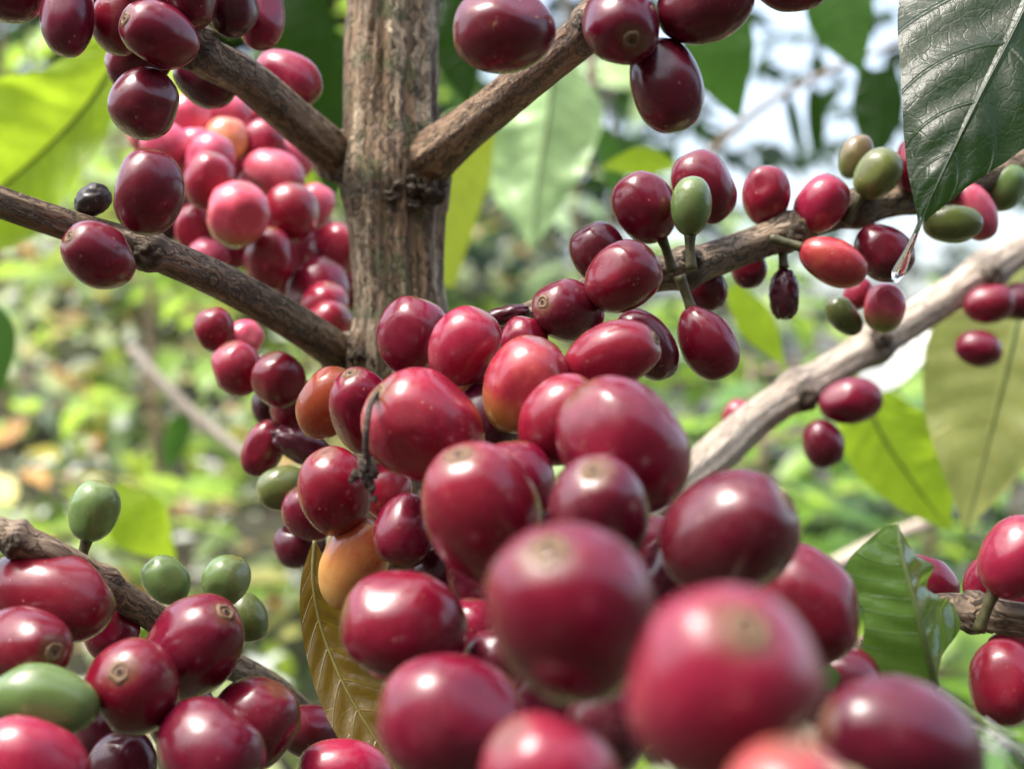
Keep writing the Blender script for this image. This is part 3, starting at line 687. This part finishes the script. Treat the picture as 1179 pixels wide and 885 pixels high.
# bent leaf low down
leaf([(1078, 792, .215), (1064, 735, .212), (1052, 690, .212), (1040, 645, .214), (1032, 602, .217)],
     [190, 120, 90, 80, 12], [78, 72, 58, 66, 14], ML['under'], 'sharp folded green leaf with a silvery wet edge, standing among the cherries', fold=(-74, 6), wave=.16, quilt=.03, nv=6, rib=.0007,
     petiole=[(1078, 792, .215), (1110, 815, .213), (1150, 846, .21), (1240, 920, .205)])
leaf([(362, 622, .29), (360, 670, .285), (372, 730, .280), (402, 800, .275), (445, 870, .27), (490, 940, .268)],
     [2, 14, 24, 34, 36, 30], [2, 26, 38, 46, 48, 40], ML['brown'], 'olive brown glossy old leaf hanging under the peach cherry', fold=(14, -6), wave=.10, quilt=.05, nv=11, rib=.0004, ribmat=M_RIB2)
leaf([(150, 40, .74), (105, 115, .74), (55, 170, .74), (-10, 225, .75), (-110, 300, .77)], [20, 60, 95, 92, 10], [14, 34, 60, 66, 10], ML['lime'], 'bright lime leaf at the photo corner beside the hanging maroon cherries', fold=(10, 26), wave=.4, group=LG, rib=.0008)
leaf([(640, 60, 1.0), (632, 130, 1.0), (620, 210, 1.0), (612, 290, 1.0)], [16, 66, 60, 0], [16, 62, 40, 0], ML['pale'], 'pale wet leaf hanging point down just beyond the trunk', fold=(-20, -12), wave=.6, group=LG, rib=.001)
leaf([(775, 190, .75), (740, 186, .75), (695, 192, .75)], [4, 17, 3], [4, 16, 3], ML['lime'], 'small bright lime leaf above the red cherries of the slender branch', wave=.1, group=LG)
leaf([(985, 430, .74), (1015, 500, .74), (1055, 560, .74), (1095, 612, .74)], [14, 48, 34, 0], [10, 56, 48, 0], ML['lime'], 'glowing yellow green leaf behind the oval cherry of the pale branch', fold=(5, 16), wave=.35, group=LG, rib=.0008)
leaf([(1185, 300, .66), (1165, 400, .65), (1140, 500, .65), (1112, 612, .65)], [40, 92, 72, 0], [40, 78, 58, 0], ML['olive'], 'big olive leaf with a yellow midrib hanging below the pale branch', fold=(6, 10), wave=.3, group=LG, rib=.001)
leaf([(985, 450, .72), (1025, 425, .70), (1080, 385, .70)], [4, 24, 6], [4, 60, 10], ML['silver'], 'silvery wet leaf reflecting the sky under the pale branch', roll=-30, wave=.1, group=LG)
leaf([(842, 330, .80), (872, 372, .80), (905, 425, .80)], [10, 22, 0], [8, 20, 0], ML['lime'], 'narrow lime leaf behind the free hanging crimson cherry', wave=.1, group=LG)
leaf([(255, 95, .66), (310, 150, .66), (345, 205, .66), (362, 270, .67)], [20, 52, 44, 10], [10, 24, 16, 4], ML['lime'], 'lime leaf whose edge curves along the blurred pink bunch', fold=(0, 20), group=LG)
leaf([(130, 560, .8), (160, 600, .8), (200, 645, .82)], [10, 36, 4], [10, 34, 4], ML['lime'], 'lime leaf blurred behind the lone green cherry', wave=.15, group=LG)
leaf([(835, -20, .9), (832, 60, .9), (850, 135, .92)], [30, 46, 4], [20, 36, 4], ML['mid'], 'dark mossy green leaf hanging beside the dark red oval cherry', wave=.15, group=LG)
leaf([(955, -60, .95), (972, 20, .95), (992, 85, .95)], [30, 40, 2], [30, 34, 2], ML['mid'], 'green blurred leaf hanging from the top edge near the dark wet leaf', wave=.15, group=LG)
leaf([(1010, 80, 1.1), (1012, 130, 1.1), (1005, 192, 1.1)], [22, 30, 4], [22, 28, 4], ML['dark'], 'dark blurred leaf just behind the edge of the dripping leaf', wave=.15, group=LG)
leaf([(-30, 340, .8), (-5, 385, .8), (0, 450, .8)], [8, 20, 3], [8, 22, 3], ML['mid'], 'dark green leaf tip at the photo edge below the middle branch', group=LG)
leaf([(560, 120, .9), (530, 200, .9), (515, 330, .9)], [14, 30, 6], [14, 34, 8], ML['yellow'], 'yellow green leaf seen edge on beside the trunk', wave=.2, group=LG)
leaf([(965, 786, .20), (935, 775, .205), (900, 790, .21)], [10, 18, 4], [10, 20, 6], ML['mid'], 'blurred green leaf scrap between the biggest cherry and the bent leaf', group=LG)

leaf([(330, -40, .95), (352, 40, .95), (362, 130, .96)], [16, 40, 3], [16, 36, 3], ML['dark'], 'dark blurred leaf above the lone pinkish cherry near the trunk', wave=.15, group=LG)
leaf([(400, 40, 1.0), (380, 130, 1.0), (384, 240, 1.0)], [14, 36, 3], [14, 34, 3], ML['dark'], 'dark blurred leaf in the gap between upper branch and trunk', wave=.15, group=LG)
leaf([(545, -30, .9), (530, 50, .9), (540, 120, .9)], [14, 34, 3], [14, 30, 3], ML['dark'], 'dark blurred leaf behind the large cherry on the reddish branch', wave=.15, group=LG)
# water drop
pts = spline([(1062, 250, .2615, 6), (1054, 270, .261, 7), (1046, 288, .261, 9), (1038, 306, .261, 14), (1034, 315, .261, 15), (1031, 322, .261, 9), (1029.5, 326, .261, 1)], 40)
b = NB('water'); b.b.inputs['Base Color'].default_value = (1, 1, 1, 1); b.b.inputs['Roughness'].default_value = .02
b.b.inputs['IOR'].default_value = 1.33; b.b.inputs['Transmission Weight'].default_value = 1.
tag(tube('water_drop', [at(*p[:3]) for p in pts], [p[3]/2/F*p[2] for p in pts], b.m, None, 24), 'clear stretched water drop hanging from the dark leaf tip', 'water drop')
# dried flower
fl = empty('dried_flower', at(433, 455, .240), 'withered black flower remnant dangling on the big red cherry', 'dried flower')
P = [at(*p[:3]) for p in spline([(437, 449, .2465), (427, 464, .2405), (422, 492, .2385), (421, 520, .240), (425, 545, .242)], 40)]
tube('flower_tube', P, [(2.2+2.0*i/39)/F*.24 for i in range(40)], M_DRY, fl, 14, ridges(5, .35))
for k, (x, y, r) in enumerate([(421, 538, 8), (409, 546, 4), (428, 562, 4), (429, 543, 6), (405, 552, 3), (431, 574, 3), (424, 551, 6)]):
    lump(fl, at(x, y, .241), r/F*.241, k*3.3+1, M_DRY, 'petal', .6, 14, (1, .8, 1.3))
# silk threads
V, Fc, G, D = [], [], [], []
for k in range(11):
    x0, y0 = 1112+rnd.uniform(-6, 30), 824+rnd.uniform(0, 40)
    p = [at(*q) for q in spline([(x0, y0, .2), (x0+25, y0+rnd.uniform(5, 18), .2), (x0+rnd.uniform(35, 62), y0+rnd.uniform(8, 40), .205)], 12)]
    tube_data(p, [.00011]*12, 5, None, None, V, Fc, G, D)
o0 = V[0].copy()
tag(mesh_obj('silk_threads', [v-o0 for v in V], Fc, M_THREAD, None, True, None, o0), 'fine white silk threads below the stalk of the bent leaf', 'threads')

# ------------------------------------------------------------------ plants behind
def leaf_patch(V, Fc, U, base, direc, nrm, L, W, droop, seed):
    nu, nvv = 9, 3; i0 = len(V); d = direc.normalized(); s = d.cross(nrm).normalized(); n_ = s.cross(d).normalized()
    for i in range(nu):
        u = i/(nu-1); wd = W/2*math.sin(math.pi*min(1, u**.8))**.8*(1 if u < .75 else 1-.5*(u-.75)/.25)
        c_ = base+d*(L*u*(1-.2*droop*u))-Vector((0, 0, 1))*L*droop*u*u*.6
        for j in range(-1, 2):
            V.append(c_+s*(wd*j)+n_*(abs(j)*wd*.25+.06*W*noise.noise((u*4, j*2., seed)))); U.append((u, j, 0))
    for i in range(nu-1):
        for j in range(2): Fc.append((i0+i*3+j, i0+i*3+j+1, i0+(i+1)*3+j+1, i0+(i+1)*3+j))
def shrub(x, y, h, seed, mat, label, laterals=16, reach=.5, Lf=.13, name='coffee_shrub', base_dz=-.03, skip=.0, woody=M_TWIG):
    r_ = random.Random(seed); z0 = ground_z(x, y)+base_dz; root = empty(name, (x, y, z0), label, 'shrub', 'coffee shrubs on the slope behind')
    V, Fc, G, D = [], [], [], []; LV, LF, LU = [], [], []
    o = Vector((x, y, z0))
    tube_data([Vector((.02*math.sin(k*.7+seed), .02*math.cos(k+seed), h*k/9)) for k in range(10)], [.014*(1-k/12) for k in range(10)], 10, None, None, V, Fc, G, D)
    for k in range(laterals):
        zb = h*(.12+.86*k/(laterals-1)); az = k*2.4+r_.uniform(-.4, .4); rl = reach*(1-.55*(zb/h)**1.5)*r_.uniform(.7, 1.15)
        d = Vector((math.cos(az), math.sin(az), r_.uniform(-.05, .4)))
        p = [Vector((0, 0, zb))+d*(rl*t)-Vector((0, 0, 1))*rl*.4*t*t for t in [q/8 for q in range(9)]]
        tube_data(p, [.005*(1-q/11) for q in range(9)], 7, None, None, V, Fc, G, D)
        nl = int(rl/.055)
        for q in range(1, nl+1):
            t = q/nl; b_ = p[min(8, int(t*8))]
            for sg in (-1, 1):
                if r_.random() < skip: continue
                sd = Vector((-d.y*sg, d.x*sg, 0))+d*.5+Vector((0, 0, r_.uniform(-.3, .35)))
                leaf_patch(LV, LF, LU, b_, sd, Vector((r_.uniform(-.5, .5), r_.uniform(-.5, .5), 1)), Lf*r_.uniform(.65, 1.2), Lf*.42*r_.uniform(.8, 1.15), r_.uniform(.2, 1.), r_.uniform(0, 90))
    mesh_obj('stem', V, Fc, woody, root, True, {'grain': ('FLOAT_VECTOR', G), 'dark': ('FLOAT', D)})
    mesh_obj('foliage', LV, LF, mat, root, True, {'leafuv': ('FLOAT_VECTOR', LU)})
    return root
def bushleaf(name, c, t, r=.28): return leaf_mat(name, c, None, r, .45, t, .6, 8, .4)
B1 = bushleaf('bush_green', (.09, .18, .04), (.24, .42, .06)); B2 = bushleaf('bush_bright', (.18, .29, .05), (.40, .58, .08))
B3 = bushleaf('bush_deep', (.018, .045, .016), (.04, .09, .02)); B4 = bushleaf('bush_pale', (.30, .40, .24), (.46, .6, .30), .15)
shrub(-.55, 2.2, 1.0, 1, B2, 'bright green low shrub on the slope under the middle branch', 12, .4, .11)
shrub(-1.05, 2.9, 1.2, 2, B4, 'pale wet leaved shrub on the slope at the photo edge', 14, .45)
shrub(-.35, 3.6, 1.1, 3, B2, 'bright shrub farther up the slope behind the lone green cherry', 14, .5)
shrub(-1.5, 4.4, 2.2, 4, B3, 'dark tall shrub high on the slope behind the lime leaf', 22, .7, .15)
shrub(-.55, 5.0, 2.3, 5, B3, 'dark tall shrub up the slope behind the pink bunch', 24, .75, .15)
shrub(.12, 2.6, 1.55, 6, B4, 'pale green shrub directly beyond the trunk', 16, .38)
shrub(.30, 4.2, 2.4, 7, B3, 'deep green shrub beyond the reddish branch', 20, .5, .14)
shrub(.62, 2.1, 1.15, 8, B2, 'yellow green shrub below the pale branch', 16, .42)
shrub(1.05, 3.0, 1.7, 9, B1, 'green shrub behind the olive hanging leaf', 16, .5)
shrub(.30, 1.7, .95, 10, B1, 'mid green shrub low behind the front cluster', 30, .38)
shrub(.45, 2.9, 1.1, 13, B2, 'bright leaved shrub down the slope beneath the pale branch', 26, .5)
shrub(-.95, 3.6, 1.3, 14, B2, 'bright leafy shrub between paler ones on the slope under the middle branch', 22, .45)
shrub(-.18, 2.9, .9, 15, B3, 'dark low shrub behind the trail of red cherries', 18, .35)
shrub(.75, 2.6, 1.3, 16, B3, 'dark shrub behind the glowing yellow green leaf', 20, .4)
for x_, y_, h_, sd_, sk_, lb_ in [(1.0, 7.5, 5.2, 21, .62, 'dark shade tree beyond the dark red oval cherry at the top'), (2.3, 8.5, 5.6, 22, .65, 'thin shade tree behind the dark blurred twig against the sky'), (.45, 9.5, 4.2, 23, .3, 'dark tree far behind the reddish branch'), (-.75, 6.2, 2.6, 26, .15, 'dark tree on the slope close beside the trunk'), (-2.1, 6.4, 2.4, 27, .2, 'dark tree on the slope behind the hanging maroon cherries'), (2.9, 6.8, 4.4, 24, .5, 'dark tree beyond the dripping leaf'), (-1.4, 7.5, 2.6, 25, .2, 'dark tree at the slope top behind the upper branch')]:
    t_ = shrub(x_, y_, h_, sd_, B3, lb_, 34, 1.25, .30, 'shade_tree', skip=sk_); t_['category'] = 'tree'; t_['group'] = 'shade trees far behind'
shrub(1.2, 5.5, 2.6, 12, B4, 'sparse pale shrub far beyond the slender branch', 14, .8, .16, skip=.4)

# unseen crown leaves added over and under the fruit to block light
r_ = random.Random(77); LV, LF, LU = [], [], []
for k in range(SHADING_CROWN_N):
    p = Vector((r_.uniform(-.75, .75), r_.uniform(-.75, .75), r_.uniform(1.6, 2.1)))
    if k % 2: p.z = r_.uniform(.55, .92)
    elif p.x > .3 or p.y > .25: continue
    az = r_.uniform(0, 6.28)
    leaf_patch(LV, LF, LU, p-TREE_BASE, Vector((math.cos(az), math.sin(az), r_.uniform(-.5, .2))), Vector((r_.uniform(-.5, .5), r_.uniform(-.5, .5), 1)), r_.uniform(.10, .17), r_.uniform(.045, .07), r_.uniform(.2, .9), r_.uniform(0, 99))
mesh_obj('crown', LV, LF, ML['dark'], tree, True, {'leafuv': ('FLOAT_VECTOR', LU)})

# blurred twigs with dark leaves against the sky
def twig_with_leaves(pts, mat, leaves, lmat, label):
    root = empty('coffee_twig', at(*pts[0][:3]), label, 'twig')
    P = spline(pts, 50); P3 = [at(*p[:3]) for p in P]
    tube('stem', P3, [p[3]/2/F*p[2] for p in P], mat, root, 12, ridges(2, .1))
    LV, LF, LU = [], [], []
    for (px, py, qx, qy, w_, d) in leaves:
        a_, b_ = at(px, py, d), at(qx, qy, d*1.01); L = (b_-a_).length
        i0 = len(LV); leaf_patch(LV, LF, LU, a_-root.location, b_-a_, Vector((.25, -1, .2)), L, w_/F*d, .1, px)
        mesh_obj('leaf', [v for v in LV], LF, lmat, root, True, {'leafuv': ('FLOAT_VECTOR', LU)}); LV, LF, LU = [], [], []
    return root
twig_with_leaves([(790, 205, 1.1, 10), (850, 145, 1.1, 9), (900, 110, 1.1, 8), (960, 80, 1.1, 7), (1010, 60, 1.12, 6), (1120, 10, 1.15, 6)], M_TWIG,
    [(935, 95, 942, 190, 26, 1.1), (905, 105, 925, 190, 18, 1.1), (942, 95, 940, 55, 22, 1.1), (985, 72, 1030, 150, 34, 1.1)], ML['dark'], 'dark blurred twig with small leaves against the pale sky above the upright cherries')
twig_with_leaves([(684, 40, .75, 9), (682, 90, .75, 9), (688, 150, .75, 8)], M_TWIG, [(688, 140, 720, 240, 30, .75)], ML['mid'], 'thin brown blurred twig dropping straight from the reddish branch')
twig_with_leaves([(150, 400, 1.1, 12), (215, 470, 1.1, 13), (290, 530, 1.1, 14), (330, 560, 1.1, 12)], M_PALE, [(215, 470, 190, 540, 30, 1.1)], ML['mid'], 'pale brown blurred twig slanting down behind the trail of red cherries')
twig_with_leaves([(960, 650, .8, 18), (1010, 625, .8, 17), (1085, 595, .8, 16)], M_PALE, [(1010, 625, 960, 690, 30, .8)], ML['mid'], 'short pale blurred stick behind the folded leaf')

# leaf litter, weeds and painted glints on the slope
def scatter(name, n, mats, seed, kind_label, box, Lr, up, lift=False):
    r_ = random.Random(seed)
    for mi, mat in enumerate(mats):
        V, Fc, U = [], [], []
        for k in range(n):
            x = r_.uniform(box[0], box[1]); y = box[2]+(box[3]-box[2])*r_.random()**1.4; z = ground_z(x, y)
            az = r_.uniform(0, 6.28); L = r_.uniform(*Lr)
            leaf_patch(V, Fc, U, Vector((x, y, z+r_.uniform(.0, .03)+(r_.uniform(.02, .14) if lift else 0))), Vector((math.cos(az), math.sin(az), r_.uniform(*up))), Vector((r_.uniform(-.7, .7), r_.uniform(-.7, .3), 1)), L, L*r_.uniform(.35, .5), r_.uniform(-.3, .5), r_.uniform(0, 99))
        o = mesh_obj(name, V, Fc, mat, None, True, {'leafuv': ('FLOAT_VECTOR', U)})
        tag(o, kind_label[mi], None, None, 'stuff')
D1 = bushleaf('litter_tan', (.60, .42, .24), (.4, .25, .1), .4); D2 = bushleaf('litter_orange', (.58, .30, .10), (.4, .2, .05), .4); D3 = bushleaf('litter_yellow', (.72, .62, .22), (.5, .45, .1), .4)
scatter('fallen_leaves', 750, [D1, D2, D3], 5, ['tan fallen leaves littering the slope', 'orange fallen leaves littering the slope', 'yellow fallen leaves littering the slope'], (-3, 1.6, 1.2, 7), (.05, .11), (-.1, .6), True)
W1 = bushleaf('weed_bright', (.26, .39, .06), (.55, .72, .10), .35); W2 = bushleaf('weed_pale', (.46, .53, .30), (.65, .75, .38), .18)  # both tones raised so the colour carries overexposed backlight
W3 = bushleaf('weed_dark', (.12, .19, .05), (.3, .42, .08), .25)
scatter('weeds', 1600, [W3, W2, W1], 9, ['low mid green weeds on the slope', 'low pale green weeds on the slope', 'low bright green weeds on the slope'], (-3, 1.8, 1.1, 7), (.05, .12), (.3, 1.4))
W4 = bushleaf('weed_silver', (.78, .80, .74), (.75, .8, .65), .12)  # near-white base colour stands in for sparkle on the foliage
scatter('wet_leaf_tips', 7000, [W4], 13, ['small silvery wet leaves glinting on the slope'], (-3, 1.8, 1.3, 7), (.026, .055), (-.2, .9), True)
